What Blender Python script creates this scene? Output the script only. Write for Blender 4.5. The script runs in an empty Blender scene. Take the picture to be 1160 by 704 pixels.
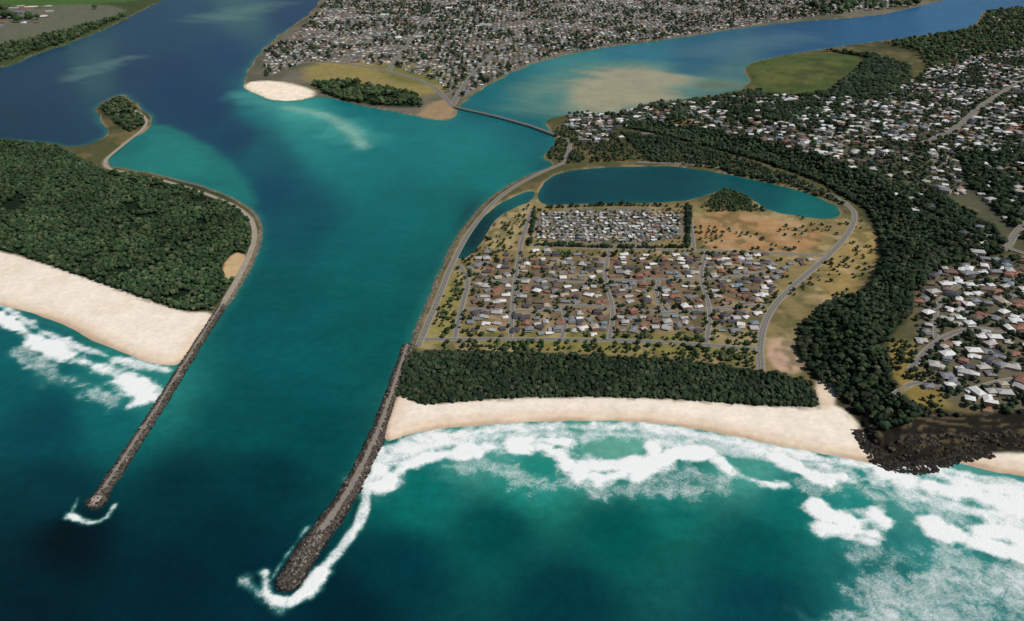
import bpy, math, random
import numpy as np
from mathutils import Vector
rng=np.random.default_rng(7); random.seed(7)
# ---------------------------------------------------------------- survey camera (photogrammetry)
FL,CX,CY,CH=828.0,580.0,352.0,700.0
PIT=math.radians(29.7); SP,CP=math.sin(PIT),math.cos(PIT)
def unproj(u,v,z=0.0):
    u=np.asarray(u,float); v=np.asarray(v,float)
    rx=u-CX; dn=(v-CY)
    ry=FL*CP-dn*SP; rz=-FL*SP-dn*CP
    t=(z-CH)/rz
    return rx*t, ry*t
def proj(x,y,z):
    dz=z-CH
    d=y*CP-dz*SP
    upc=y*SP+dz*CP
    return CX+FL*x/d, CY-FL*upc/d
def W(pts):
    a=np.array(pts,float); x,y=unproj(a[:,0],a[:,1]); return np.stack([x,y],1)
def chaikin(P,closed=True,it=1):
    for _ in range(it):
        if closed:
            Q=np.roll(P,-1,0)
            P=np.stack([P*.75+Q*.25,P*.25+Q*.75],1).reshape(-1,2)
        else:
            A,B=P[:-1],P[1:]
            m=np.stack([A*.75+B*.25,A*.25+B*.75],1).reshape(-1,2)
            P=np.concatenate([P[:1],m,P[-1:]])
    return P
def s2l(c):
    c=np.array(c,float)/255.
    return np.where(c<=.04045,c/12.92,((c+.055)/1.055)**2.4)
def sst(a,b,x):
    t=np.clip((x-a)/(b-a),0,1); return t*t*(3-2*t)
def hsh(ix,iy,s):
    n=(ix.astype(np.int64)*374761393+iy.astype(np.int64)*668265263+s*2147483647)&0xffffffff
    n=((n^(n>>13))*1274126177)&0xffffffff
    return ((n^(n>>16))&0xffff)/65535.
def vnoise(x,y,s=0):
    ix=np.floor(x);iy=np.floor(y);fx=x-ix;fy=y-iy
    fx=fx*fx*(3-2*fx);fy=fy*fy*(3-2*fy)
    a=hsh(ix,iy,s);b=hsh(ix+1,iy,s);c=hsh(ix,iy+1,s);d=hsh(ix+1,iy+1,s)
    return (a*(1-fx)+b*fx)*(1-fy)+(c*(1-fx)+d*fx)*fy
def fbm(x,y,scale,o=4,s=0):
    r=0;a=.5;t=0
    for i in range(o):
        xr=x*math.cos(.5*i+.4)+y*math.sin(.5*i+.4);yr=y*math.cos(.5*i+.4)-x*math.sin(.5*i+.4)
        r=r+a*vnoise(xr/scale+17*i,yr/scale-11*i,s+i);t+=a;a*=.55;scale*=.5
    return r/t
# ---------------------------------------------------------------- coarse chart
U0,U1,V0,V1=-260.,1420.,-106.,810.
NU,NV=600,400
cu=np.linspace(U0,U1,NU);cv=np.linspace(V0,V1,NV)
CU,CV=np.meshgrid(cu,cv)
GX,GY=unproj(CU,CV)
def samp(F,u,v):
    a=np.clip((u-U0)/(U1-U0)*(NU-1),0,NU-1.001);b=np.clip((v-V0)/(V1-V0)*(NV-1),0,NV-1.001)
    i=a.astype(int);j=b.astype(int);fa=a-i;fb=b-j
    return (F[j,i]*(1-fa)+F[j,i+1]*fa)*(1-fb)+(F[j+1,i]*(1-fa)+F[j+1,i+1]*fa)*fb
def segdist(P,closed):
    n=len(P); D=np.full(GX.shape,1e18)
    for i in range(n if closed else n-1):
        x0,y0=P[i];x1,y1=P[(i+1)%n];dx,dy=x1-x0,y1-y0;L=dx*dx+dy*dy+1e-9
        t=np.clip(((GX-x0)*dx+(GY-y0)*dy)/L,0,1)
        D=np.minimum(D,(GX-x0-t*dx)**2+(GY-y0-t*dy)**2)
    return np.sqrt(D)
def inside(P,X,Y):
    n=len(P);ins=np.zeros(X.shape,bool)
    for i in range(n):
        x0,y0=P[i];x1,y1=P[(i+1)%n]
        if y0==y1: continue
        c=((y0>Y)!=(y1>Y))&(X<(x1-x0)*(Y-y0)/(y1-y0)+x0)
        ins^=c
    return ins
def sdf(pts,it=1):
    P=chaikin(W(pts),True,it)
    d=segdist(P,True)
    return np.where(inside(P,GX,GY),d,-d)
def strk(pts):
    return segdist(chaikin(W(pts),False,1),False)
# ---------------------------------------------------------------- land outlines
A=[(-600,120),(-250,150),(0,158),(50,161),(92,168),(128,150),(112,135),(108,121),(138,104),(152,118),(180,137),(146,160),(112,187),(160,194),(200,204),(236,213),(266,226),(289,241),(297,257),(294,281),(277,316),(254,352),(226,388),(203,414),(185,414),(150,406),(110,387),(60,363),(0,345),(-120,318),(-600,250)]
TL=[(-700,20),(-200,90),(0,80),(40,62),(85,47),(130,29),(165,10),(192,-4),(260,-40),(330,-80),(330,-105),(-700,-105)]
B=[(380,-40),(362,5),(340,24),(306,47),(286,70),(272,96),(296,112),(332,116),(364,108),(400,118),(450,128),(490,136),(514,137),(522,118),(548,99),(590,77),(640,62),(700,52),(760,45),(830,33),(900,25),(990,19),(1035,9),(1062,2),(1120,-10),(1300,-25),(1600,-50),(1600,-105),(420,-105)]
C=[(626,150),(616,136),(650,128),(700,130),(742,116),(800,110),(852,98),(838,76),(870,66),(930,56),(1010,45),(1098,34),(1112,20),(1110,12),(1200,9),(1400,4),(1700,0),(1700,640),(1400,585),(1240,555),(1160,540),(1120,533),(1080,522),(1040,529),(1000,528),(960,520),(920,512),(870,503),(810,490),(750,480),(680,476),(600,478),(520,484),(470,490),(428,504),(442,455),(463,396),(483,345),(502,297),(522,262),(552,226),(590,202),(632,187),(612,178),(628,168)]
SH=[(606,224),(620,201),(650,193),(720,188),(780,190),(850,203),(910,217),(945,232),(953,245),(925,249),(870,240),(850,225),(820,212),(800,222),(770,229),(700,230),(640,232),(615,233)]
CH2=[(518,293),(530,292),(552,268),(557,252),(577,237),(606,228),(606,214),(577,224),(547,245),(524,270)]
HILL=[(690,140),(760,152),(860,178),(930,204),(982,236),(996,268),(975,300),(935,345),(908,372),(905,405),(935,440),(965,470),(984,516),(1045,530),(1080,512),(1180,512),(1400,540),(1900,600),(1900,10),(1200,50),(1050,90),(1000,115),(900,122),(800,128)]
sA,sTL,sB,sC,sSH,sCH=[sdf(p) for p in (A,TL,B,C,SH,CH2)]
sdLand=np.maximum.reduce([sA,sTL,sB,sC])
sdLand=np.minimum(sdLand,np.minimum(-sSH,-sCH))
sHill=sdf(HILL)
FLDY=np.abs(np.gradient(GY,axis=0))   # world metres per chart row
def land_sd(x,y,u=None,v=None):
    if u is None: u,v=proj(x,y,0*x)
    s=samp(sdLand,u,v); c=samp(FLDY,u,v)
    amp=np.clip(c*.5,2.,14.)
    return s+(fbm(x,y,9*amp,3,5)-.5)*2*amp
def Hgt(x,y,full=False):
    u,v=proj(x,y,0*x)
    s=land_sd(x,y,u,v); c=samp(FLDY,u,v)*.64
    k=np.clip(3/(1.3*c+1e-6),.04,.22)
    h=np.clip(s*k,-3,2.6)
    sh=samp(sHill,u,v)
    hl=sst(0,95,sh)*30+sst(80,600,sh)*22
    cliff=sst(2,12,s)*sst(6,18,sh)*(9+12*fbm(x,y,16,3,14))*sst(150,40,s)*sst(440,470,v)
    h=h+np.where(s>0,hl*sst(0,40,s)*(.72+.5*fbm(x,y,160,3,9)),0)
    h=np.where(s>2,np.maximum(h,cliff),h)
    return (h,s) if full else h
# ---------------------------------------------------------------- mesh helpers
def link(ob):
    bpy.context.scene.collection.objects.link(ob); return ob
def mesh_from(name,V,F,mats=(),col=None,mi=None,smooth=False,extra=None):
    me=bpy.data.meshes.new(name)
    V=np.asarray(V,np.float32);F=np.asarray(F,np.int32);k=F.shape[1]
    me.vertices.add(len(V));me.vertices.foreach_set('co',V.ravel())
    me.loops.add(F.size);me.loops.foreach_set('vertex_index',F.ravel())
    me.polygons.add(len(F));me.polygons.foreach_set('loop_start',np.arange(0,F.size,k,dtype=np.int32))
    if mi is not None: me.polygons.foreach_set('material_index',np.asarray(mi,np.int32))
    me.polygons.foreach_set('use_smooth',np.full(len(F),smooth))
    for m in mats: me.materials.append(m)
    me.update(calc_edges=True)
    if col is not None:
        a=me.color_attributes.new('Col','FLOAT_COLOR','POINT')
        c=np.ones((len(V),4),np.float32);c[:,:3]=col;a.data.foreach_set('color',c.ravel())
    if extra:
        for n,d in extra.items():
            a=me.attributes.new(n,'FLOAT','POINT');a.data.foreach_set('value',np.asarray(d,np.float32).ravel())
    return link(bpy.data.objects.new(name,me))
def grid_faces(nr,nc):
    i=np.arange(nr*nc).reshape(nr,nc)
    return np.stack([i[:-1,:-1],i[1:,:-1],i[1:,1:],i[:-1,1:]],-1).reshape(-1,4)
# ---------------------------------------------------------------- materials
def nmat(name):
    m=bpy.data.materials.new(name);m.use_nodes=True
    nt=m.node_tree;return m,nt,nt.nodes['Principled BSDF']
def N(nt,t,**k):
    n=nt.nodes.new(t)
    for a,b in k.items(): setattr(n,a,b)
    return n
def noise(nt,scale,detail=4,rough=.6,coord=None,lo=None,hi=None,dist=0):
    n=N(nt,'ShaderNodeTexNoise');n.inputs['Scale'].default_value=scale
    n.inputs['Detail'].default_value=detail;n.inputs['Roughness'].default_value=rough;n.inputs['Distortion'].default_value=dist
    if coord is None:
        g=N(nt,'ShaderNodeNewGeometry');coord=g.outputs['Position']
    nt.links.new(coord,n.inputs['Vector'])
    if lo is None: return n.outputs['Fac']
    r=N(nt,'ShaderNodeMapRange');r.inputs['From Min'].default_value=.3;r.inputs['From Max'].default_value=.7
    r.inputs['To Min'].default_value=lo;r.inputs['To Max'].default_value=hi
    nt.links.new(n.outputs['Fac'],r.inputs['Value']);return r.outputs['Result']
def mulcol(nt,c,f):
    m=N(nt,'ShaderNodeVectorMath',operation='SCALE');nt.links.new(c,m.inputs[0]);nt.links.new(f,m.inputs['Scale']);return m.outputs[0]
def attr(nt,n):
    a=N(nt,'ShaderNodeAttribute');a.attribute_name=n;return a
def bump(nt,bs,h,dist,st=1.):
    b=N(nt,'ShaderNodeBump');b.inputs['Distance'].default_value=dist;b.inputs['Strength'].default_value=st
    nt.links.new(h,b.inputs['Height']);nt.links.new(b.outputs[0],bs.inputs['Normal'])
def attrmat(name,sc,lo,hi,rough=.9,bd=0):
    m,nt,bs=nmat(name);a=attr(nt,'Col')
    f=noise(nt,sc,5,.65,None,lo,hi)
    nt.links.new(mulcol(nt,a.outputs['Color'],f),bs.inputs['Base Color'])
    bs.inputs['Roughness'].default_value=rough;bs.inputs['Specular IOR Level'].default_value=.1
    if bd: bump(nt,bs,noise(nt,sc,4),bd)
    return m
def plain(name,c,rough=.8,sc=.3,lo=.8,hi=1.15,spec=.3):
    m,nt,bs=nmat(name);rgb=N(nt,'ShaderNodeRGB');rgb.outputs[0].default_value=(*c,1)
    nt.links.new(mulcol(nt,rgb.outputs[0],noise(nt,sc,4,.6,None,lo,hi)),bs.inputs['Base Color'])
    bs.inputs['Roughness'].default_value=rough;bs.inputs['Specular IOR Level'].default_value=spec
    return m
M_ground=attrmat('ground_cover',.11,.9,1.1,.95,.3)
M_tree=attrmat('foliage',.35,.55,1.45,.85)
M_rock=attrmat('basalt_rock',.4,.7,1.3,.85)
M_far=attrmat('painted_buildings',.05,.85,1.15,.7)
M_asph=plain('asphalt',(.17,.16,.14),.9)
M_path=plain('gravel_path',(.33,.29,.23),.95,.2,.75,1.2)
M_kerb=plain('concrete_kerb',(.30,.275,.235),.9)
M_paint=plain('white_road_paint',(.6,.6,.57),.7)
M_wall=plain('rendered_wall',(.46,.41,.34),.85)
M_wall2=plain('brick_wall',(.28,.16,.11),.9)
M_glass=plain('window_glass',(.03,.04,.05),.15,.3,.9,1.1,.5)
M_door=plain('door_paint',(.12,.07,.05),.6)
M_conc=plain('weathered_concrete',(.42,.38,.33),.9,.15,.7,1.2)
roofc={'white':(.68,.68,.67),'pale':(.42,.41,.39),'grey':(.20,.21,.22),'dark':(.07,.07,.08),'terracotta':(.27,.13,.085),'brown':(.15,.105,.08),'blue':(.18,.24,.28),'cream':(.42,.36,.27)}
M_roof={k:plain('roof_'+k,c,.6,.5,.8,1.12) for k,c in roofc.items()}
# ---------------------------------------------------------------- roads (traced)
ROADS=[ # name,pts,width,mat,line
 ('road',[(640,184),(596,203),(560,227),(532,262),(512,298),(494,345),(474,392)],9,0,1),
 ('road',[(722,184),(790,186),(860,197),(925,213),(968,235),(968,255),(945,285),(905,318),(872,350),(860,385),(862,420)],10,0,1),
 ('road',[(476,385),(560,384),(660,385),(760,388),(860,396)],8,0,0),
 ('road',[(520,300),(532,318),(522,350),(515,384)],7,0,0),
 ('road',[(604,278),(690,282),(780,284),(860,286),(935,290)],8,0,0),
 ('road',[(604,236),(596,256),(588,285),(582,330),(578,384)],7,0,0),
 ('road',[(536,322),(600,314),(660,322),(720,316),(800,318),(885,306)],6.5,0,0),
 ('road',[(530,350),(600,354),(650,345),(700,349),(760,356),(800,350),(868,346)],6.5,0,0),
 ('road',[(690,282),(684,318),(696,350),(690,385)],6.5,0,0),
 ('road',[(800,286),(792,314),(806,352),(800,390)],6.5,0,0),
 ('road',[(636,346),(642,366),(636,384)],6,0,0),
 ('road',[(746,318),(742,335),(752,354)],6,0,0),
 ('road',[(780,236),(784,262),(786,284)],6,0,0),
 ('road',[(900,186),(960,205),(1030,232),(1090,262),(1150,285),(1230,310)],11,0,1),
 ('road',[(1040,165),(1080,150),(1110,122),(1150,95),(1240,60)],20,0,1),
 ('road',[(1140,285),(1150,262),(1180,240)],12,0,1),
 ('road',[(720,152),(800,140),(900,150),(1000,165),(1060,185),(1160,200)],11,0,0),
 ('road',[(1030,420),(1060,385),(1105,370),(1150,380),(1200,372)],8,0,0),
 ('road',[(1010,450),(1040,430),(1090,445),(1140,430),(1200,425)],7,0,0),
 ('road',[(1060,385),(1058,345),(1090,320),(1140,315),(1190,325)],7,0,0),
 ('road',[(640,184),(648,160),(628,154)],10,0,1),
 ('road',[(512,120),(490,95),(440,80),(380,70),(330,72)],16,0,0),
 ('road',[(512,120),(530,90),(560,60),(600,30),(640,0),(680,-20)],20,0,0),
 ('road',[(440,80),(470,40),(500,0)],20,0,0),
 ('road',[(560,60),(480,48),(400,30)],20,0,0),
 ('road',[(600,30),(700,28),(800,20),(900,5)],22,0,0),
 ('gravel_track',[(240,362),(262,330),(284,288),(290,262),(282,244),(260,230),(220,215),(165,199),(108,190),(142,163),(172,140),(150,122),(126,124)],8,1,0),
]
roadD=np.minimum.reduce([strk(p)-w/2 for _,p,w,_,_ in ROADS])
# ---------------------------------------------------------------- ground sheet
gu=np.linspace(U0,U1,1060);gv=np.linspace(V0,V1,660)
FU,FV=np.meshgrid(gu,gv);FX,FY=unproj(FU,FV)
Z,SD=Hgt(FX,FY,True)
PU,PV=proj(FX,FY,Z); PU=np.where(np.isfinite(PU),PU,FU);PV=np.clip(PV,V0,V1)
n1=fbm(FX,FY,60,4,1);n2=fbm(FX,FY,18,3,2);n3=fbm(FX,FY,260,4,3)
col=np.zeros(Z.shape+(3,))+s2l((80,80,52))
def paint(F,c,soft,amp=0,nz=None,strength=1.):
    global col
    s=samp(F,PU,PV)+((n2 if nz is None else nz)-.5)*2*amp
    m=(sst(-soft,soft,s)*strength)[...,None]
    col=col*(1-m)+s2l(c)*m
def mixn(c,m):
    global col
    m=m[...,None];col=col*(1-m)+s2l(c)*m
mixn((112,98,66),sst(.45,.7,n1)*.8)
mixn((40,50,34),sst(.5,.72,n3)*.6)
paint(sTL,(64,76,46),60);paint(sdf([(-100,20),(0,5),(60,2),(150,8),(120,25),(60,40),(0,52),(-100,62)]),(98,100,82),30,20)
paint(sdf([(-200,-10),(60,-12),(170,-8),(160,2),(60,6),(-200,18)]),(70,98,48),60,20)
paint(sB,(110,104,90),40,20)
mixn((66,76,54),sst(.42,.66,n3)*sst(-10,30,samp(sB,PU,PV))*.6)
paint(sdf([(340,72),(420,66),(500,78),(515,100),(470,112),(400,108),(350,98)]),(138,126,78),40,40,n1)
paint(sdf([(420,70),(500,80),(512,98),(440,94)]),(110,108,62),40,40,n1)
paint(sdf([(272,98),(290,91),(330,94),(364,106),(332,117),(296,113)]),(240,224,202),15,5)
paint(sdf([(500,112),(516,118),(512,138),(470,133),(480,122)]),(152,128,98),15,5)
PREC=[(470,395),(500,300),(530,262),(600,210),(620,232),(780,232),(850,225),(920,250),(965,240),(1000,270),(985,330),(930,345),(905,380),(920,430),(860,424),(700,404),(480,402)]
paint(sdf(PREC),(130,116,78),20,6)
paint(sdf([(790,238),(870,244),(935,258),(925,285),(860,290),(790,284)]),(164,128,88),15,14)
paint(sdf([(970,255),(998,270),(985,320),(955,345),(925,335),(935,295)]),(154,132,84),12,12)
paint(sdf([(470,395),(490,345),(520,300),(530,310),(520,345),(520,390)]),(138,128,76),12,10)
paint(sdf([(560,238),(604,214),(600,250),(575,285),(550,285),(556,262)]),(160,142,102),10,10)
paint(sdf([(530,300),(600,290),(860,292),(880,320),(860,372),(700,375),(530,372)]),(116,100,78),18,8)
paint(sdf([(520,376),(700,378),(860,385),(862,412),(780,400),(560,396)]),(126,120,66),10,14)
paint(sdf([(868,382),(905,386),(916,424),(872,420)]),(182,152,128),6,3)
paint(sdf([(604,236),(778,236),(776,278),(602,276)]),(118,112,100),6,4)
precd=samp(sdf(PREC),PU,PV)
mixn((70,78,46),sst(.52,.68,fbm(FX,FY,34,3,41))*.55*(precd>0))
mixn((176,154,118),sst(.56,.7,fbm(FX,FY,40,4,43))*.5*(precd>0))
FLD=sdf([(845,72),(880,64),(945,60),(985,64),(960,85),(935,105),(880,110),(850,98)])
paint(FLD,(76,88,48),30,15)
paint(sdf([(860,80),(900,72),(950,70),(930,95),(880,102)]),(96,98,54),60,90,n3,.7)
mixn((48,60,36),sst(.45,.7,fbm(FX,FY,90,4,47))*sst(0,20,samp(FLD,PU,PV))*.6)
paint(sdf([(1060,0),(1400,-20),(1400,-60),(700,-60),(800,-20)]),(80,92,54),80,60)
paint(sdf([(1000,390),(1035,385),(1075,410),(1085,450),(1060,470),(1020,450)]),(136,118,64),12,14)
paint(sdf([(960,120),(1160,60),(1400,20),(1400,260),(1160,290),(1100,240),(1050,215),(960,190),(880,170),(860,140)]),(84,84,66),40,50)
mixn((128,118,92),sst(.55,.7,fbm(FX,FY,110,4,49))*sst(0,60,samp(sHill,PU,PV))*.6*(PV<260))
paint(sdf([(1040,310),(1090,295),(1160,290),(1400,300),(1400,480),(1160,470),(1090,470),(1030,410)]),(98,92,74),20,16)
FOREST={
 'spit':[(-300,155),(0,160),(60,165),(98,184),(120,194),(165,200),(225,217),(265,234),(281,250),(284,275),(272,302),(256,332),(240,352),(205,352),(135,328),(62,302),(0,283),(-300,225)],
 'dune':[(462,403),(485,399),(560,400),(700,405),(800,413),(880,425),(918,434),(926,461),(860,460),(760,452),(650,450),(560,452),(480,459),(448,447)],
 'scarp':[(905,372),(935,345),(985,330),(1000,285),(985,240),(925,205),(850,180),(760,156),(695,142),(730,136),(800,146),(900,166),(1000,204),(1070,224),(1115,252),(1150,285),(1110,292),(1070,302),(1035,325),(1030,360),(1000,385),(1005,420),(1028,455),(1060,468),(1035,480),(1000,488),(965,462),(932,438),(905,405)],
 'north':[(1085,170),(1180,158),(1400,140),(1400,280),(1170,280),(1130,240),(1095,210)],
 'mangrove':[(935,58),(985,62),(1030,75),(1032,100),(985,118),(900,122),(850,112),(858,104),(880,111),(938,106),(962,86),(985,66)],
 'creek':[(690,128),(742,118),(800,112),(850,104),(900,122),(985,122),(1010,150),(900,150),(800,135),(720,142)],
 'knoll':[(114,124),(138,109),(150,122),(172,137),(148,150),(132,140)],
 'park':[(350,96),(400,92),(470,108),(480,122),(440,122),(380,112)],
}
for k,p in FOREST.items():
    if k!='creek': paint(sdf(p),(24,38,24),10 if k in('spit','dune','scarp') else 30,6)
# beaches
BE1=[(-300,222),(0,284),(62,303),(135,329),(205,354),(243,354),(240,375),(215,410),(190,425),(100,400),(0,360),(-300,300)]
BE2=[(440,447),(452,448),(480,459),(560,452),(650,450),(760,452),(860,460),(925,463),(945,455),(985,490),(1000,540),(900,530),(700,500),(430,515)]
BE3=[(1056,524),(1090,514),(1160,510),(1300,530),(1300,600),(1100,560)]
fb1,fb2,fb3=sdf(BE1),sdf(BE2),sdf(BE3)
for f in (fb1,fb2,fb3): paint(f,(238,225,208),5,4)
paint(sdf([(922,432),(940,425),(950,455),(930,470)]),(222,202,178),5,2)
sandm=np.maximum.reduce([samp(f,PU,PV) for f in (fb1,fb2,fb3)])
mixn((222,198,172),sst(38,6,SD+(n1-.5)*20)*sst(-2,4,sandm)*.8)
mixn((184,155,128),sst(12,1,SD+(n1-.5)*10)*sst(-2,4,sandm)*.8)
mixn((218,203,178),sst(.5,.75,n1)*sst(-2,6,sandm)*.4)
mixn((120,118,84),sst(.56,.66,n2)*sst(12,0,sandm)*sst(-2,1,sandm)*sst(25,40,SD)*.8)
# rock shelves of the headland
SHELF=[(944,452),(975,478),(984,520),(1040,536),(1080,518),(1160,512),(1300,522),(1300,478),(1160,462),(1100,470),(1050,462),(1012,448),(996,475),(960,458)]
fsh=sdf(SHELF)
paint(fsh,(34,32,27),6,5)
band=samp(fsh,PU,PV)
mixn((112,98,72),sst(.55,.8,np.sin(band*.42+n1*9+n2*3)*.5+.5)*sst(0,6,band)*.5*sst(14,30,SD)*sst(.35,.55,n2))
mixn((20,19,17),sst(18,9,SD)*sst(0,4,band))
edge=sst(9,3,SD)*sst(-4,2,SD)
nosea=1-sst(-2,4,sandm)
mixn((150,135,108),edge*nosea*.7*sst(.3,.55,n1)*(1-sst(-4,2,band)))
CLEAR=[(250,304),(264,286),(280,288),(276,306),(258,322)]
paint(sdf(CLEAR),(190,162,122),5,3)
rd=samp(roadD,PU,PV)
mixn((150,136,110),sst(5,0,rd)*.7*sst(.25,.5,n1))
mixn((30,50,50),sst(0,-4,Z))
sm=sst(-2,4,sandm)
col*= (1+(.4*(n2-.5))*(1-.6*sm))[...,None]
V=np.stack([FX,FY,Z],-1).reshape(-1,3)
mesh_from('ground',V,grid_faces(*Z.shape)[:,::-1],[M_ground],col=col.reshape(-1,3),smooth=True)
# ---------------------------------------------------------------- water sheet
wu=np.linspace(U0,U1,900);wv=np.linspace(V0,V1,560)
QU,QV=np.meshgrid(wu,wv);WX,WY=unproj(QU,QV)
WS=[(300,650,0,46,62),(200,655,0,42,58),(60,560,0,56,70),(20,685,0,36,50),(80,610,0,26,38),(50,480,0,78,92),(20,430,0,100,110),(130,470,10,110,118),(160,440,40,140,140),(250,600,0,48,62),(390,690,0,44,60),
 (450,640,0,62,76),(560,600,0,84,88),(700,600,0,94,94),(640,680,0,62,74),(860,620,0,92,96),(860,680,2,72,86),(1000,650,20,110,118),(1120,680,40,120,128),(470,560,10,120,120),(600,545,30,145,138),(760,560,10,122,118),(900,570,10,120,120),(560,500,90,170,165),(700,495,110,180,170),(850,520,80,165,160),(1060,560,90,165,165),(1060,620,50,140,145),(960,560,30,140,140),
 (330,400,2,98,106),(280,480,2,88,94),(300,540,0,60,72),(350,490,0,84,92),(210,560,0,54,66),(400,300,2,104,110),(340,250,0,88,106),(320,320,0,94,102),(440,380,2,94,98),(450,230,6,114,120),(530,170,16,132,135),(560,190,12,124,128),(430,180,14,128,136),(500,250,5,112,116),(370,155,26,142,146),(340,128,46,160,160),(290,125,15,122,132),(300,180,4,94,112),(310,215,0,78,106),(270,150,0,62,98),(240,120,0,56,98),(200,90,0,54,98),(220,20,8,68,104),(330,10,0,56,100),(250,60,0,60,104),(180,40,5,62,98),(50,120,12,58,90),(60,90,16,62,92),(110,78,50,92,106),(270,14,54,100,112),(20,140,12,54,82),(150,80,10,58,94),(400,135,12,124,134),(480,150,14,128,134),
 (580,110,12,118,132),(540,125,12,112,126),(600,140,10,106,120),(650,85,60,140,150),(720,66,45,125,150),(800,60,34,102,136),(900,40,26,86,134),(1000,30,36,98,150),(1080,20,50,110,162),(1160,5,50,105,156),(820,90,80,125,135),
 (640,212,6,68,82),(740,208,6,72,84),(860,215,12,88,98),(920,238,22,110,114),(540,262,8,44,54)]
S=np.array(WS,float)
num=0;den=0
for s in S:
    d2=((QU-s[0])**2+((QV-s[1])*1.15)**2)+16**2
    w=d2**-2.0
    num=num+w[...,None]*s2l(s[2:]);den=den+w
wc=num/den[...,None]
wn1=fbm(WX,WY,70,4,21);wn2=fbm(WX,WY,22,4,22);wn3=fbm(WX+2*WY,WY*.4,220,4,23);wn4=fbm(WX*.8+WY*.3,WY*1.6,46,4,27)
def wpaint(F,c,soft,amp=0,nz=None,st=1.):
    global wc
    s=samp(F,QU,QV)+((wn1 if nz is None else nz)-.5)*2*amp
    m=(sst(-soft,soft,s)*st)[...,None];wc=wc*(1-m)+s2l(c)*m
wpaint(sdf([(100,190),(140,160),(180,137),(225,158),(262,182),(284,208),(294,238),(266,232),(230,216),(160,200)]),(20,124,126),22,10)
wpaint(sdf([(130,190),(160,165),(185,150),(225,168),(240,195),(200,200)]),(32,142,140),40,10,None,.6)
wpaint(sdf([(570,116),(600,90),(640,80),(680,70),(745,70),(770,86),(830,90),(850,98),(800,110),(740,116),(700,128),(620,128)]),(104,150,142),90,110,wn3,.8)
wpaint(sdf([(632,98),(680,80),(740,76),(775,92),(770,112),(725,122),(690,130),(645,120)]),(186,174,148),90,150,wn3,.85)
wpaint(sdf([(780,100),(810,92),(845,96),(800,108)]),(110,120,98),60,90,wn3,.7)
wpaint(sdf([(600,118),(625,100),(650,98),(640,118)]),(60,140,145),40,60,wn3,.6)
wpaint(70-strk([(280,108),(330,124),(375,138),(405,158)]),(80,180,178),60,40,None,.55)
wpaint(22-strk([(325,122),(370,130),(400,150),(410,166)]),(165,215,205),28,14,None,.65)
wpaint(60-strk([(85,88),(110,76),(145,66)]),(90,125,132),60,80,None,.7)
wpaint(150-strk([(250,20),(300,6)]),(90,132,134),160,150,wn3,.75)
wpaint(120-strk([(800,60),(860,48),(900,42)]),(90,130,150),120,140,wn3,.5)
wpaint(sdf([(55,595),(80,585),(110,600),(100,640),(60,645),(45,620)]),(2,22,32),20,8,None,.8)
wpaint(9-strk([(408,570),(404,600)]),(4,36,42),8,3,None,.8)
ls=land_sd(WX,WY)
small=np.maximum(samp(sSH,QU,QV),samp(sCH,QU,QV))>-10
m=(sst(-26,-2,ls)*np.where(small,.15,.42)*(QV<470)*(QV>30))[...,None];wc=wc*(1-m)+s2l((40,130,124))*m
wc=wc*np.array([.75,.76,.66])
# foam field
FO=[([(10,362),(30,378),(62,392)],15,1.05),([(0,345),(40,372),(90,395),(150,412),(190,420)],12,.85),([(40,385),(80,405),(120,420),(165,440),(160,455)],18,1.02),([(130,432),(170,450)],18,.95),
 ([(-200,300),(-60,335),(10,362)],22,.95),([(20,400),(70,425),(130,455)],22,.58),
 ([(430,552),(450,535),(480,520),(520,512),(560,506),(600,508)],17,1.1),([(428,545),(438,520),(470,505),(540,497)],24,.88),([(560,506),(610,498),(640,500)],16,1.05),
 ([(610,505),(640,520),(668,543),(700,540),(715,522)],17,1.15),([(640,528),(690,530),(730,532),(755,520)],18,1.1),([(660,538),(690,544)],14,1.15),([(720,540),(745,525),(740,505)],14,1.),
 ([(770,515),(800,512)],14,1.12),([(740,500),(800,498),(850,512)],18,.78),([(815,522),(850,545),(890,550)],13,1.08),([(880,520),(930,545),(955,540)],14,1.05),
 ([(440,508),(520,491),(600,484),(700,483),(780,490),(860,508),(930,520),(1000,530),(1060,530),(1120,545),(1200,555)],13,.86),
 ([(540,495),(640,492),(720,492),(800,502),(880,518),(960,535)],24,.72),
 ([(935,580),(965,592),(995,588)],20,1.1),([(930,598),(960,600),(990,604)],14,.98),([(975,610),(990,615)],10,.9),
 ([(1000,535),(1050,548),(1100,560),(1160,575),(1250,590)],28,1.),([(1060,538),(1120,552),(1200,565)],20,1.),
 ([(1055,595),(1085,612),(1125,622),(1180,630)],17,1.12),([(1110,600),(1160,610),(1230,620)],17,1.08),([(1030,560),(1100,580),(1200,600)],22,.8),
 ([(900,545),(950,555),(1040,570),(1100,590)],28,.6),([(1080,640),(1160,665),(1250,680)],60,.64),([(1000,700),(1100,690),(1200,720)],55,.6),([(1040,670),(1100,655),(1200,640)],50,.6),
 ([(980,620),(1040,640),(1100,650)],30,.52),([(500,530),(560,530),(640,555),(740,556),(820,545)],30,.55),
 ([(302,650),(300,676),(322,686),(345,674),(362,648)],8,1.05),([(300,672),(325,684),(350,664)],5,1.15),([(362,648),(385,622),(408,592),(416,560)],6,.85),([(308,655),(325,628),(348,598)],5,.72),([(416,560),(426,530),(434,508)],9,.88),
 ([(280,660),(300,676),(318,690)],9,.6),
 ([(80,583),(98,592),(118,590),(130,572)],6,1.0),([(84,588),(100,592),(116,590)],4,1.15),([(82,580),(88,565)],4,.7)]
foam=np.zeros(QU.shape)
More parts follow.
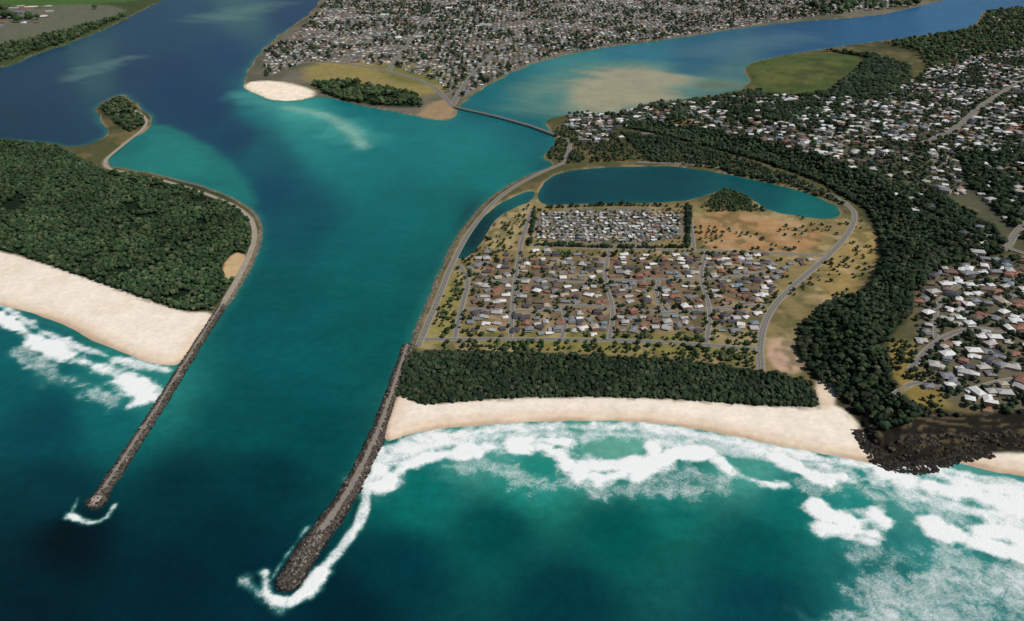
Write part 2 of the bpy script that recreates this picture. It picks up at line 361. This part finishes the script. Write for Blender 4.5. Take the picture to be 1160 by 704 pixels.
for p,wd,st in FO:
    d=samp(strk(p),QU,QV)
    d=d+(wn2-.5)*wd*1.8+(wn1-.5)*wd*2.0+(wn4-.5)*wd*.8
    foam=np.maximum(foam,st*np.exp(-np.clip(d,0,None)**2/(wd*wd*1.4)))
foam=np.where(ls>25,0,foam)
foam*=.82+.36*wn4
mk=(sst(.1,.75,foam)*.6)[...,None];wc=wc*(1-mk)+s2l((70,152,144))*mk
wc*=(0.84+.32*wn1)[...,None]*(0.9+.2*wn4)[...,None]
near=sst(2500,900,WY)
wz=((fbm(WX*.35+WY*.5,WY*1.2,45,3,31)-.5)*1.4*near)+sst(.5,1.,foam)*.8*near
wz=np.where(ls>-6,np.minimum(wz,.15),wz)
M_w,nt,bs=nmat('sea_water')
a=attr(nt,'Col');fa=attr(nt,'foam')
vf=noise(nt,.06,7,.7,None,.84,1.18)
base=mulcol(nt,a.outputs['Color'],vf)
nz=noise(nt,.055,10,.74,dist=.8);nz2=noise(nt,.35,5,.7)
ad=N(nt,'ShaderNodeMath',operation='ADD');nt.links.new(nz,ad.inputs[0])
m2=N(nt,'ShaderNodeMath',operation='MULTIPLY');nt.links.new(nz2,m2.inputs[0]);m2.inputs[1].default_value=.5;nt.links.new(m2.outputs[0],ad.inputs[1])
ad2=N(nt,'ShaderNodeMath',operation='ADD');nt.links.new(ad.outputs[0],ad2.inputs[0]);nt.links.new(fa.outputs['Fac'],ad2.inputs[1])
mr=N(nt,'ShaderNodeMapRange');nt.links.new(ad2.outputs[0],mr.inputs['Value'])
mr.inputs['From Min'].default_value=1.16;mr.inputs['From Max'].default_value=1.66
pw=N(nt,'ShaderNodeMath',operation='POWER');nt.links.new(mr.outputs[0],pw.inputs[0]);pw.inputs[1].default_value=1.15
mixc=N(nt,'ShaderNodeMix',data_type='RGBA');nt.links.new(pw.outputs[0],mixc.inputs['Factor'])
nt.links.new(base,mixc.inputs['A']);mixc.inputs['B'].default_value=(.86,.88,.87,1)
nt.links.new(mixc.outputs['Result'],bs.inputs['Base Color'])
rr=N(nt,'ShaderNodeMapRange');nt.links.new(mr.outputs[0],rr.inputs['Value']);rr.inputs['To Min'].default_value=.32;rr.inputs['To Max'].default_value=.9
nt.links.new(rr.outputs[0],bs.inputs['Roughness']);bs.inputs['Specular IOR Level'].default_value=.12
bump(nt,bs,nz2,1.2,.6)
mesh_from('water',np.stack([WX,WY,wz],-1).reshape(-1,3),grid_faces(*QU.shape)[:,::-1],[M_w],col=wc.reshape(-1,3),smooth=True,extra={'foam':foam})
# ---------------------------------------------------------------- roads
def resample(P,step):
    d=np.r_[0,np.cumsum(np.hypot(*np.diff(P,axis=0).T))];n=max(2,int(d[-1]/step)+1)
    t=np.linspace(0,d[-1],n);return np.stack([np.interp(t,d,P[:,0]),np.interp(t,d,P[:,1])],1)
def elev_pts(pts):
    a=np.array(pts,float);z=np.zeros(len(a))
    for _ in range(8):
        x,y=unproj(a[:,0],a[:,1],z);z=.5*z+.5*np.maximum(Hgt(x,y),0)
    return np.stack([x,y],1)
def frame(P):
    T=np.gradient(P,axis=0);T/=np.linalg.norm(T,axis=1)[:,None]+1e-9
    return np.stack([T[:,1],-T[:,0]],1)
for ri,(nm,pts,w,mt,ln) in enumerate(ROADS):
    P=resample(chaikin(elev_pts(pts),False,3),8.);Nn=frame(P);h=w/2
    prof=[(-h-1.8,.05,0),(-h-.25,.12,1),(-h,.12,1),(-h+.01,0,0),(-.12,0,0),(.12,0,0),(h-.01,0,0),(h,.12,1),(h+.25,.12,1),(h+1.8,.05,0)]
    rows=[]
    zc=np.maximum(Hgt(P[:,0],P[:,1]),1.5)
    zc=np.convolve(np.pad(zc,3,mode='edge'),np.ones(7)/7,'valid')
    for off,dz,_ in prof:
        Q=P+Nn*off;rows.append(np.stack([Q[:,0],Q[:,1],zc+.45+dz+ri*.006],1))
    Vv=np.stack(rows,1).reshape(-1,3);F=grid_faces(len(P),len(prof))
    mi=np.tile([2,2,2,0,0,0,2,2,2],len(P)-1) if mt==0 else np.full(len(F),1)
    if ln:
        r=np.arange(len(P)-1);c=np.zeros((len(P)-1,9),int);c[:]=mi.reshape(-1,9);c[r%2==0,4]=3;mi=c.ravel()
    mesh_from(nm,Vv,F,[M_asph,M_path,M_kerb,M_paint],mi=mi)
# ---------------------------------------------------------------- instancing helper
def ico(sub):
    import bmesh
    bm=bmesh.new();bmesh.ops.create_icosphere(bm,subdivisions=sub,radius=1.)
    V=np.array([v.co[:] for v in bm.verts]);F=np.array([[v.index for v in f.verts] for f in bm.faces]);bm.free();return V,F
I1=ico(1);I2=ico(2)
def crown(seed,far=False):
    r=np.random.default_rng(seed);V,F=I1 if far else I2
    V=V.copy();rad=1+.0*V[:,0]
    for i in range(7):
        d=r.normal(size=3);d/=np.linalg.norm(d);dd=V@d
        rad+=r.uniform(-.26,.38)*np.exp((dd-1)*6)
    rad*=1+r.uniform(-.2,.2,len(V))
    V=V*rad[:,None];V[:,2]=np.where(V[:,2]<0,V[:,2]*.55,V[:,2]*.85)+1.05
    shade=r.uniform(.7,1.3,len(V))
    a=np.arange(4)*math.pi/2
    T=np.concatenate([np.stack([.11*np.cos(a),.11*np.sin(a),0*a-.1],1),np.stack([.06*np.cos(a),.06*np.sin(a),0*a+.8],1)])
    n=len(V);TF=[]
    for i in range(4):
        j=(i+1)%4;TF+= [[n+i,n+j,n+4+j],[n+i,n+4+j,n+4+i]]
    return np.concatenate([V,T]),np.concatenate([F,np.array(TF)]),np.r_[shade,np.full(8,.8)]
def rock(seed):
    r=np.random.default_rng(seed);V,F=I1;V=V*(r.uniform(.7,1.25,len(V))[:,None])*np.array([1.2,.9,.75]);return V,F,r.uniform(.85,1.15,len(V))
def inst(T,P,S3,R,C):
    ks=rng.integers(0,len(T),len(P));VV=[];FF=[];CC=[];o=0
    for k,(tv,tf,ts) in enumerate(T):
        id_=np.where(ks==k)[0]
        if len(id_)==0: continue
        c,s=np.cos(R[id_]),np.sin(R[id_])
        v=tv[None]*S3[id_][:,None,:]
        x=v[...,0]*c[:,None]-v[...,1]*s[:,None];y=v[...,0]*s[:,None]+v[...,1]*c[:,None]
        v=np.stack([x,y,v[...,2]],-1)+P[id_][:,None,:]
        f=tf[None]+(np.arange(len(id_))*len(tv))[:,None,None]+o
        if ts.ndim==1: cc=C[id_][:,None,:]*ts[None,:,None]
        else: cc=np.where(ts[None,:,:1]>.5,C[id_][:,None,:],ts[None,:,1:4])
        VV.append(v.reshape(-1,3));FF.append(f.reshape(-1,3));CC.append(np.clip(cc,0,1).reshape(-1,3));o+=len(id_)*len(tv)
    return np.concatenate(VV),np.concatenate(FF),np.concatenate(CC)
def scatter(poly,sp,jit=.5,keep=1.,road=2.,minh=1.2,nscale=None,thr=.5,spy=None):
    pu=np.array(poly,float);X=[];Y=[]
    for z in (0,55):
        x,y=unproj(pu[:,0],pu[:,1],z);X.append(x);Y.append(y)
    x0,x1,y0,y1=np.min(X),np.max(X),np.min(Y),np.max(Y);spy=spy or sp
    gx,gy=np.meshgrid(np.arange(x0,x1,sp),np.arange(y0,y1,spy));gx=gx.ravel();gy=gy.ravel()
    gx=gx+rng.uniform(-jit,jit,len(gx))*sp;gy=gy+rng.uniform(-jit,jit,len(gy))*spy
    u,v=proj(gx,gy,0*gx);bx=(u>pu[:,0].min()-60)&(u<pu[:,0].max()+60)&(u>U0+5)&(u<U1-5)&(v<V1-5);gx=gx[bx];gy=gy[bx]
    z=Hgt(gx,gy);u,v=proj(gx,gy,z)
    m=inside(pu,u,v)&(z>minh)&(rng.random(len(gx))<abs(keep))&(samp(roadD,u,v)>road)
    if nscale: m&=fbm(gx,gy,nscale,3,77)>thr
    return np.stack([gx,gy,z],1)[m]
# ---- house sites first (trees then keep off them)
SUB=[(640,128),(740,118),(870,108),(1000,112),(1050,80),(1160,50),(1300,20),(1300,160),(1180,165),(1085,172),(1090,222),(1050,218),(980,196),(880,164),(800,146),(740,142),(650,150)]
HT=[(1040,318),(1090,297),(1160,290),(1300,300),(1300,480),(1160,470),(1100,466),(1075,440),(1048,405),(1036,360)]
TOWN=[(300,60),(345,30),(372,0),(400,-40),(1100,-45),(1030,6),(900,22),(760,43),(640,60),(590,75),(545,98),(515,115),(495,92),(440,74),(350,70),(300,88)]
EST=[(532,300),(600,292),(700,290),(850,294),(890,312),(866,350),(856,378),(700,380),(532,378)]
pe=scatter(EST,20.,jit=.3,keep=.85,road=5.5,spy=21.)
pe2=scatter([(550,278),(600,284),(860,288),(930,294),(880,312),(845,296),(700,292),(600,290),(540,298)],22,jit=.2,keep=.5,road=5)
ph=scatter(HT,21.,jit=.35,keep=.75,road=6)
ph2=scatter([(1010,440),(1050,425),(1090,462),(1060,462)],26,jit=.3,keep=.4,road=6)
ps=scatter(SUB,26,jit=.45,keep=.8,road=8,nscale=150,thr=.42)
ps=np.concatenate([ps,scatter(SUB,42,jit=.45,keep=.55,road=8)])
pn=scatter(FOREST['north'],32,jit=.4,keep=.35,road=8)
psc=scatter([(1000,210),(1060,226),(1150,285),(1110,292),(1040,250)],28,jit=.4,keep=.45,road=8)
pfs=scatter([(640,140),(690,132),(705,158),(660,166)],26,keep=.75,road=6)
pt=scatter(TOWN,25,jit=.25,keep=.84,road=4,spy=29)
pt2=scatter([(1100,12),(1400,5),(1400,40),(1200,60),(1050,80),(1110,40)],42,keep=.55)
CELL=13.
def keyc(x,y): return np.floor(x/CELL).astype(np.int64)*100003+np.floor(y/CELL).astype(np.int64)
occ=[]
for Q in (pe,pe2,ph,ph2,ps,pn,psc,pfs,pt,pt2):
    for a in (-5,5):
        for b in (-5,5): occ.append(keyc(Q[:,0]+a,Q[:,1]+b-3))
occ=np.unique(np.concatenate(occ))
CRN=[crown(i) for i in range(10)];CRF=[crown(50+i,True) for i in range(10)]
pal=np.array([(.030,.056,.022),(.042,.070,.028),(.022,.042,.020),(.055,.076,.032),(.034,.060,.028),(.070,.082,.040)])
def trees(name,P,r,var=.35,cols=pal,flat=1.,far=False,free=False):
    if not free and len(P): P=P[~np.isin(keyc(P[:,0],P[:,1]),occ)]
    n=len(P)
    if n==0: return
    s=r*rng.uniform(1-var,1+var*1.3,n)
    S3=np.stack([s*rng.uniform(.85,1.15,n),s*rng.uniform(.85,1.15,n),s*rng.uniform(.8,1.3,n)*flat],1)
    big=fbm(P[:,0],P[:,1],70,3,55);big2=fbm(P[:,0],P[:,1],240,3,56)
    C=cols[rng.integers(0,len(cols),n)]*(rng.uniform(.65,1.25,n)*(.3+.9*big+.5*big2))[:,None]
    V,F,Cc=inst(CRF if far else CRN,P,S3,rng.uniform(0,6.28,n),C)
    mesh_from(name,V,F,[M_tree],col=Cc);print(name,n)
dk=pal*np.array([.76,.76,.88])
sp_=pal*np.array([.92,.98,1.0])
Fs=scatter(FOREST['spit'],6.4)
fu,fv=proj(Fs[:,0],Fs[:,1],Fs[:,2])
Fs=Fs[(fbm(Fs[:,0],Fs[:,1],55,3,88)>.3)&~inside(np.array(CLEAR,float),fu,fv)]
trees('forest',Fs,3.7,.5,sp_,far=True)
trees('dune_scrub_forest',scatter(FOREST['dune'],4.8),3.,.45,dk,flat=.9)
trees('escarpment_forest',scatter(FOREST['scarp'],7.0,road=1),4.3,.5,dk,far=True)
trees('hillside_forest',scatter(FOREST['north'],9,road=1),5.5,.4,dk,far=True)
trees('mangrove_forest',scatter(FOREST['mangrove'],12),7.5,.4,dk,flat=.8,far=True)
trees('creek_side_trees',scatter(FOREST['creek'],11,keep=.75),5.5,.4,dk,far=True)
trees('knoll_trees',scatter(FOREST['knoll'],11,nscale=40,thr=.4),6,far=True)
trees('park_trees',scatter(FOREST['park'],13,nscale=80,thr=.44),7.5,far=True)
trees('suburb_trees',scatter(SUB,12,keep=.75,road=3),4.8,.4,dk,far=True)
trees('suburb_trees',scatter([(1090,10),(1400,-10),(1400,60),(1160,60),(1050,80),(1040,60),(1000,50),(1100,34)],20,keep=.65),9,far=True)
trees('garden_trees',scatter(HT,9,keep=.65,road=2),3.7,.4,dk)
trees('town_trees',scatter(TOWN,20,keep=.7,nscale=200,thr=.42),7,.4,dk,far=True)
trees('far_bank_forest',scatter([(900,22),(1035,8),(1100,-15),(1300,-30),(1300,-60),(800,-45)],45,keep=.5,nscale=500,thr=.5),20,far=True)
trees('far_bank_forest',scatter([(-150,66),(0,52),(60,40),(120,24),(165,10),(120,28),(85,45),(40,60),(0,72),(-150,88)],22,keep=.75),10,far=True)
trees('far_bank_forest',scatter([(-200,-60),(190,-60),(180,0),(80,16),(0,30),(-200,60)],45,nscale=400,thr=.52),17,far=True)
PRT=[(490,395),(520,300),(560,285),(860,285),(900,300),(862,380),(862,418),(700,402)]
trees('street_trees',scatter(PRT,9,keep=.5,road=.5),2.9,.45)
trees('street_trees',scatter([(530,378),(700,380),(855,388),(858,412),(700,400),(530,398)],7.5,keep=.55,nscale=40,thr=.47),2.9)
trees('reserve_trees',scatter([(560,240),(600,215),(600,280),(540,296),(520,330),(490,390),(476,390),(520,300)],10,keep=.5,nscale=45,thr=.48),2.8)
trees('reserve_trees',scatter([(785,236),(850,226),(935,256),(985,250),(990,320),(925,345),(870,380),(875,330),(920,290),(790,284)],12,keep=.4,nscale=55,thr=.55),2.8)
trees('reserve_trees',scatter([(795,228),(822,214),(848,225),(868,240),(800,240)],8,nscale=30,thr=.42),3.2)
trees('headland_scrub',scatter([(1000,385),(1040,385),(1080,430),(1160,455),(1160,470),(1060,474),(1010,440)],6.5,keep=.6,nscale=40,thr=.48,road=1),2.8,.4,dk)
trees('foreshore_trees',scatter([(628,150),(650,132),(690,130),(700,160),(740,182),(640,186),(618,178)],10,keep=.5),4.0,.4,dk)
trees('foreshore_trees',scatter([(700,150),(760,158),(850,184),(940,218),(960,234),(900,214),(800,190),(735,183)],9,keep=.75,road=1),4.2,.4,dk)
def along(pts,step,j=1.5):
    P=resample(elev_pts(pts),step);P=P+rng.uniform(-j,j,P.shape);return np.c_[P,Hgt(P[:,0],P[:,1])]
hedge=np.concatenate([along([(602,278),(690,281),(779,281)],5,2.5),along([(779,281),(778,236)],5),along([(779,281),(782,236)],5),along([(600,278),(606,237)],6.5,2.5),along([(620,236),(700,233),(778,235)],8,3)])
hedge=hedge[rng.random(len(hedge))<.88]
trees('hedgerow_trees',hedge,3.9,.4,dk[:3],free=True)
# ---------------------------------------------------------------- houses
def box(x0,x1,y0,y1,z0,z1,m):
    v=[(x,y,z) for z in (z0,z1) for x,y in ((x0,y0),(x1,y0),(x1,y1),(x0,y1))]
    f=[(0,3,2,1),(4,5,6,7),(0,1,5,4),(1,2,6,5),(2,3,7,6),(3,0,4,7)]
    return v,f,[m]*6
def roof(x0,x1,y0,y1,z,rise,hip,m):
    o=.6;x0-=o;x1+=o;y0-=o;y1+=o;ym=(y0+y1)/2;k=(y1-y0)/2*hip
    v=[(x0,y0,z),(x1,y0,z),(x1,y1,z),(x0,y1,z),(x0+k,ym,z+rise),(x1-k,ym,z+rise)]
    v+=[(a,b,c-.2) for a,b,c in v[:4]]
    f=[(0,1,5,4),(1,2,5),(2,3,4,5),(3,0,4),(6,9,8,7),(0,6,7,1),(1,7,8,2),(2,8,9,3),(3,9,6,0)]
    return v,f,[m]*9
def build(parts,name,mats):
    V=[];F=[];M=[]
    for v,f,m in parts:
        o=len(V);V+=v;F+=[tuple(i+o for i in q) for q in f];M+=m
    me=bpy.data.meshes.new(name);me.from_pydata(V,[],F)
    for m in mats: me.materials.append(m)
    me.polygons.foreach_set('material_index',M);me.update();return me
def wins(x0,x1,y0,y1,z0):
    p=[]
    n=int((x1-x0)//3.4)
    for i in range(n):
        cx=x0+(i+.5)*(x1-x0)/n
        for yy in (y0,y1):
            if i==n//2 and yy==y0 and z0<2: p.append(box(cx-.5,cx+.5,yy-.05,yy+.05,.1,2.2,3))
            else: p.append(box(cx-.8,cx+.8,yy-.04,yy+.04,z0+1,z0+2.2,2))
    cy=(y0+y1)/2
    for xx in (x0,x1): p.append(box(xx-.04,xx+.04,cy-.9,cy+.9,z0+1,z0+2.2,2))
    return p
def house_parts(k):
    w,d,hh=[(15,10,3),(13,11,3),(18,10,3),(14,12,5.8),(12,9,3),(20,13,5.8)][k]
    hip=[1,0,1,1,0,.9][k]
    P=[box(-w/2,w/2,-d/2,d/2,-2,hh,0),roof(-w/2,w/2,-d/2,d/2,hh,d*.2,hip,1)]+wins(-w/2,w/2,-d/2,d/2,0)
    if hh>5: P+=wins(-w/2,w/2,-d/2,d/2,2.8)
    if k in (0,2,5):
        x0,x1,y0,y1=-w/2+.5,-w/2+7,-d/2-5,-d/2+.2
        P+=[box(x0,x1,y0,y1,-2,2.8,0)];v,f,m=roof(y0,y1+3,-x1,-x0,2.8,1.5,.8,1);P+=[([(-b,a,c) for a,b,c in v],f,m)]
        P+=[box(x0+1,x1-1,y0-.04,y0+.04,.2,2.3,3)]
    if k in (1,3):
        P+=[box(-w/2,w/2,-d/2-2.8,-d/2-.65,2.5,2.65,1)]+[box(x-.1,x+.1,-d/2-2.7,-d/2-2.5,-1,2.49,3) for x in (-w/2+.3,-w/4,w/4,w/2-.3)]
    if k==4: P+=[box(w/2+.7,w/2+5,-3,3,2.4,2.55,1)]+[box(w/2+4.6,w/2+4.8,y-.1,y+.1,-1,2.39,3) for y in (-2.8,2.8)]
    return P
HM={}
def house_mesh(k,r,wl):
    key=(k,r,wl)
    if key not in HM: HM[key]=build(house_parts(k),'house_mesh',[M_wall if wl==0 else M_wall2,M_roof[r],M_glass,M_door])
    return HM[key]
rk=list(roofc)
def place(P,wts=(.15,.17,.22,.16,.12,.09,.04,.05),rot=0,sc=1.,kinds=(0,1,2,3,4),jr=.06,svar=.14):
    for p in P:
        r=random.choices(rk,wts)[0];k=random.choice(kinds)
        ob=bpy.data.objects.new('house',house_mesh(k,r,random.random()<.35));link(ob)
        ob.location=p;ob.rotation_euler=(0,0,rot+random.choice([0,0,math.pi,math.pi/2])+random.gauss(0,jr))
        s=sc*random.uniform(1-svar,1+svar);ob.scale=(s,s,s)
place(pe,jr=.25,sc=.92,svar=.24);place(pe2)
hw_=(.30,.2,.18,.12,.06,.06,.04,.04)
place(ph,wts=hw_,jr=.5,kinds=(0,2,3,5),sc=1.05,svar=.2);place(ph2,wts=hw_,jr=.5)
sw_=(.2,.18,.2,.18,.09,.07,.04,.04)
for Q in (ps,pn,psc): place(Q,wts=sw_,jr=.6,sc=1.1,kinds=(0,1,2,3,5),svar=.24)
place(pfs,jr=.4,sc=1.15)
print('houses',len(pe),len(ph),len(ps),len(pn))
cp=[box(-5.5,5.5,-2.2,2.2,-.5,2.6,0),roof(-5.5,5.5,-2.2,2.2,2.6,.7,0,1),box(-5,1.5,-5,-2.85,2.35,2.45,1)]+[box(x-.06,x+.06,-4.9,-4.78,-.5,2.34,3) for x in (-4.8,1.3)]+wins(-5.5,5.5,-2.2,2.2,0)
CM={r:build(cp,'cabin_mesh',[M_wall,M_roof[r],M_glass,M_door]) for r in rk}
pc=scatter([(610,240),(772,240),(770,274),(608,273)],11,jit=.25,keep=.85,road=2,spy=17)
for p in pc:
    ob=link(bpy.data.objects.new('holiday_cabin',CM[random.choices(rk,(.2,.32,.24,.07,.03,.04,.05,.05))[0]]));ob.location=p;ob.rotation_euler=(0,0,random.choice([math.pi/2,math.pi/2,0])+random.gauss(0,.15));s=random.uniform(.7,1.3);ob.scale=(s,s,s)
trees('holiday_park_trees',scatter([(608,238),(774,238),(772,276),(606,275)],9,keep=.25,road=0),2.4,.4,dk,free=True)
# distant town as one mass
def far_t(hip):
    v=[(x,y,z) for z in (-1,.0) for x,y in ((-1,-1),(1,-1),(1,1),(-1,1))]
    v=[(a*.5,b*.5,(-.5 if c<0 else .55)) for a,b,c in v]
    e=.54;v+=[(-e,-e,.55),(e,-e,.55),(e,e,.55),(-e,e,.55),(-e+hip,0,.95),(e-hip,0,.95)]
    f=[(0,1,5),(0,5,4),(1,2,6),(1,6,5),(2,3,7),(2,7,6),(3,0,4),(3,4,7),(8,9,13),(8,13,12),(9,10,13),(10,11,12),(10,12,13),(11,8,12)]
    t=np.zeros((14,4));t[8:,0]=1;t[:8,1:]=(.36,.33,.29);return np.array(v),np.array(f),t
FT=[far_t(0),far_t(.25),far_t(.4)]
rc=np.array([roofc[k] for k in rk])*.9
def fartown(name,P,w,d,h):
    n=len(P);s=rng.uniform(.7,1.35,n);S3=np.stack([w*s,d*s*rng.uniform(.8,1.2,n),h*rng.uniform(.8,1.4,n)],1)
    C=rc[rng.choice(8,n,p=np.array([.11,.18,.25,.13,.12,.09,.05,.07]))]
    V,F,Cc=inst(FT,P,S3,.3+rng.integers(0,2,n)*1.5708+rng.normal(0,.1,n),C)
    mesh_from(name,V,F,[M_far],col=Cc);print(name,n)
fartown('town_houses',pt,17,12,6)
fartown('town_houses',pt2,22,15,6)
fartown('industrial_sheds',scatter([(0,8),(55,6),(60,24),(0,34),(-60,40)],80,keep=.6),60,34,9)
fartown('industrial_sheds',scatter([(400,10),(560,0),(600,20),(500,50),(410,50)],110,keep=.45),50,34,9)
# ---------------------------------------------------------------- breakwaters
RK=[rock(100+i) for i in range(8)]
def breakwater(name,pts,w0,w1,path_to=.9,tip=1.2,cap=False):
    P=resample(chaikin(W(pts),False,2),6.);Nn=frame(P);n=len(P);t=np.linspace(0,1,n);hw=w0+(w1-w0)*t
    prof=[(-1,-3.),(-.42,3.4),(-.26,4.3),(.26,4.3),(.42,3.4),(1,-3.)]
    rows=[]
    for a,z in prof:
        Q=P+Nn*(a*hw)[:,None];rows.append(np.stack([Q[:,0],Q[:,1],np.full(n,z)],1))
    Vv=np.stack(rows,1).reshape(-1,3);F=grid_faces(n,6)
    F=np.concatenate([F[:,[0,1,2]],F[:,[0,2,3]]])
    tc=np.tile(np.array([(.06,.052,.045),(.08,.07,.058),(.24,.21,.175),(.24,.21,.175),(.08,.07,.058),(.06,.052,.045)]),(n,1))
    L=np.hypot(*np.diff(P,axis=0).T).sum();nr=int(L*hw.mean()*2/4.2)
    tt=rng.random(nr);idx=(tt*(n-1));i0=np.clip(idx.astype(int),0,n-2);fr=(idx-i0)[:,None]
    C0=P[i0]*(1-fr)+P[i0+1]*fr;h=np.interp(tt,t,hw)
    s=rng.uniform(-1,1,nr);s=np.where((abs(s)<.27)&(tt<path_to),np.sign(s)*(.3+rng.random(nr)*.6),s)
    XY=C0+Nn[i0]*(s*h*(1+.3*(fbm(C0[:,0],C0[:,1],18,2,66)-.5)))[:,None]
    zz=np.interp(abs(s),[0,.26,.42,1],[4.3,4.3,3.4,-2.4])
    nh=int(math.pi*(w1*tip)**2/4);a=rng.uniform(0,6.28,nh);r=np.sqrt(rng.random(nh));H=P[-1]+np.stack([np.cos(a),np.sin(a)],1)*(r*w1*tip)[:,None]
    zh=np.interp(r,[0,.5,1],[4.6,3.6,-2.2])
    PP=np.concatenate([np.c_[XY,zz],np.c_[H,zh]]);m=len(PP)
    sc=rng.uniform(1.0,2.6,m)
    g=rng.uniform(.35,1.4,m);C=np.array([(.088,.076,.064)])*g[:,None]
    li=rng.random(m)<.10;C[li]*=2.4
    wet=PP[:,2]<.6;C[wet]*=.4
    V2,F2,C2=inst(RK,PP,np.stack([sc,sc,sc],1),rng.uniform(0,6.28,m),C)
    k=20;ang=np.arange(k)*2*math.pi/k
    core=np.concatenate([[[*P[-1],4.3]],np.c_[P[-1]+np.stack([np.cos(ang),np.sin(ang)],1)*w1*.5,np.full(k,3.4)],np.c_[P[-1]+np.stack([np.cos(ang),np.sin(ang)],1)*w1*tip,np.full(k,-3)]])
    cf=[[0,1+i,1+(i+1)%k] for i in range(k)]+[[1+i,1+k+i,1+(i+1)%k] for i in range(k)]+[[1+(i+1)%k,1+k+i,1+k+(i+1)%k] for i in range(k)]
    cc=np.tile((.08,.07,.06),(len(core),1))
    if cap:
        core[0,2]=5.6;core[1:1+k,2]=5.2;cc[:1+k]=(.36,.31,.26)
    o1=len(Vv);o2=o1+len(V2)
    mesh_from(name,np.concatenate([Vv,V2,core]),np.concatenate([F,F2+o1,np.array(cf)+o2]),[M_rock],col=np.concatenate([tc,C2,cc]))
breakwater('breakwater',[(462,392),(447,438),(433,480),(416,520),(394,562),(364,604),(342,634),(328,658)],11,19,.85,.95)
breakwater('breakwater',[(252,347),(226,387),(203,424),(177,466),(151,506),(128,541),(110,568)],10,12,.97,1.35,True)
def revet(name,pts,wd=5,den=.5,dark=1.,big=1.):
    P=resample(chaikin(W(pts),False,2),3.);Nn=frame(P);n=int(len(P)*3*wd*den)
    i=rng.integers(0,len(P),n);s=rng.uniform(-1,1,n)
    XY=P[i]+Nn[i]*(s*wd)[:,None]+rng.uniform(-1.5,1.5,(n,2))
    z=np.maximum(Hgt(XY[:,0],XY[:,1]),-.8)
    sc=rng.uniform(.8,1.9,n)*big;C=np.array([(.17,.15,.12)])*rng.uniform(.4,1.5,n)[:,None]*dark
    V,F,Cc=inst(RK,np.c_[XY,z],np.stack([sc,sc,sc],1),rng.uniform(0,6.28,n),C)
    mesh_from(name,V,F,[M_rock],col=Cc)
revet('rock_revetment',[(254,352),(277,316),(294,281),(297,257),(289,241),(266,226),(236,213),(200,204),(160,194)],5)
revet('rock_revetment',[(463,396),(483,345),(502,297),(522,262),(552,226),(590,202),(632,187)],5)
revet('headland_rocks',[(975,490),(984,508),(992,522),(1015,531),(1045,531),(1078,518),(1120,514)],12,.35,.2,1.9)
revet('headland_rocks',[(1000,520),(1060,505),(1160,500),(1240,505)],12,.06,.3,2.0)
# ---------------------------------------------------------------- bridge
br=elev_pts([(514,122),(560,133),(600,144),(628,154)])
P=resample(br,14.);Nn=frame(P);hw=7.
prof=[(-hw,5.2),(-hw,7.3),(-hw+.4,7.3),(-hw+.4,6.4),(hw-.4,6.4),(hw-.4,7.3),(hw,7.3),(hw,5.2),(-hw,5.2)]
Vv=np.stack([np.c_[P+Nn*a,np.full(len(P),z)] for a,z in prof],1).reshape(-1,3);F=grid_faces(len(P),len(prof))
mi=np.tile([1,1,1,0,1,1,1,1],len(P)-1)
par=link(bpy.data.objects.new('road_bridge',None))
dk_=mesh_from('deck',Vv,F,[M_asph,M_conc],mi=mi);dk_.parent=par
pr=[]
for i in range(1,len(P)-1,2):
    for a in (-4,4):
        q=P[i]+Nn[i]*a;pr.append(box(q[0]-1,q[0]+1,q[1]-1,q[1]+1,-4,5.19,0))
ob=link(bpy.data.objects.new('piers',build(pr,'piers',[M_conc])));ob.parent=par
# ---------------------------------------------------------------- light, sky, camera
sun_az=math.radians(112);el=math.radians(50)
sd=Vector((math.sin(sun_az)*math.cos(el),math.cos(sun_az)*math.cos(el),math.sin(el)))
L=bpy.data.lights.new('sun','SUN');L.energy=3.6;L.angle=math.radians(.5);L.color=(1,.95,.87)
lo=link(bpy.data.objects.new('sun',L));lo.rotation_euler=sd.to_track_quat('Z','Y').to_euler();lo.location=(0,0,900)
w=bpy.data.worlds.new('World');bpy.context.scene.world=w;w.use_nodes=True
nt=w.node_tree;sk=nt.nodes.new('ShaderNodeTexSky');sk.sky_type='NISHITA';sk.sun_disc=False;sk.sun_elevation=el;sk.sun_rotation=sun_az
bg=nt.nodes['Background'];bg.inputs['Strength'].default_value=.06;nt.links.new(sk.outputs[0],bg.inputs['Color'])
cam=bpy.data.cameras.new('camera');co=link(bpy.data.objects.new('camera',cam));co.location=(0,0,CH)
co.rotation_euler=(math.radians(90)-PIT,0,0);cam.sensor_width=36;cam.lens=FL/1160*36;cam.clip_start=5;cam.clip_end=120000
bpy.context.scene.camera=co
vs=bpy.context.scene.view_settings;vs.view_transform='Standard';vs.look='None';vs.exposure=0
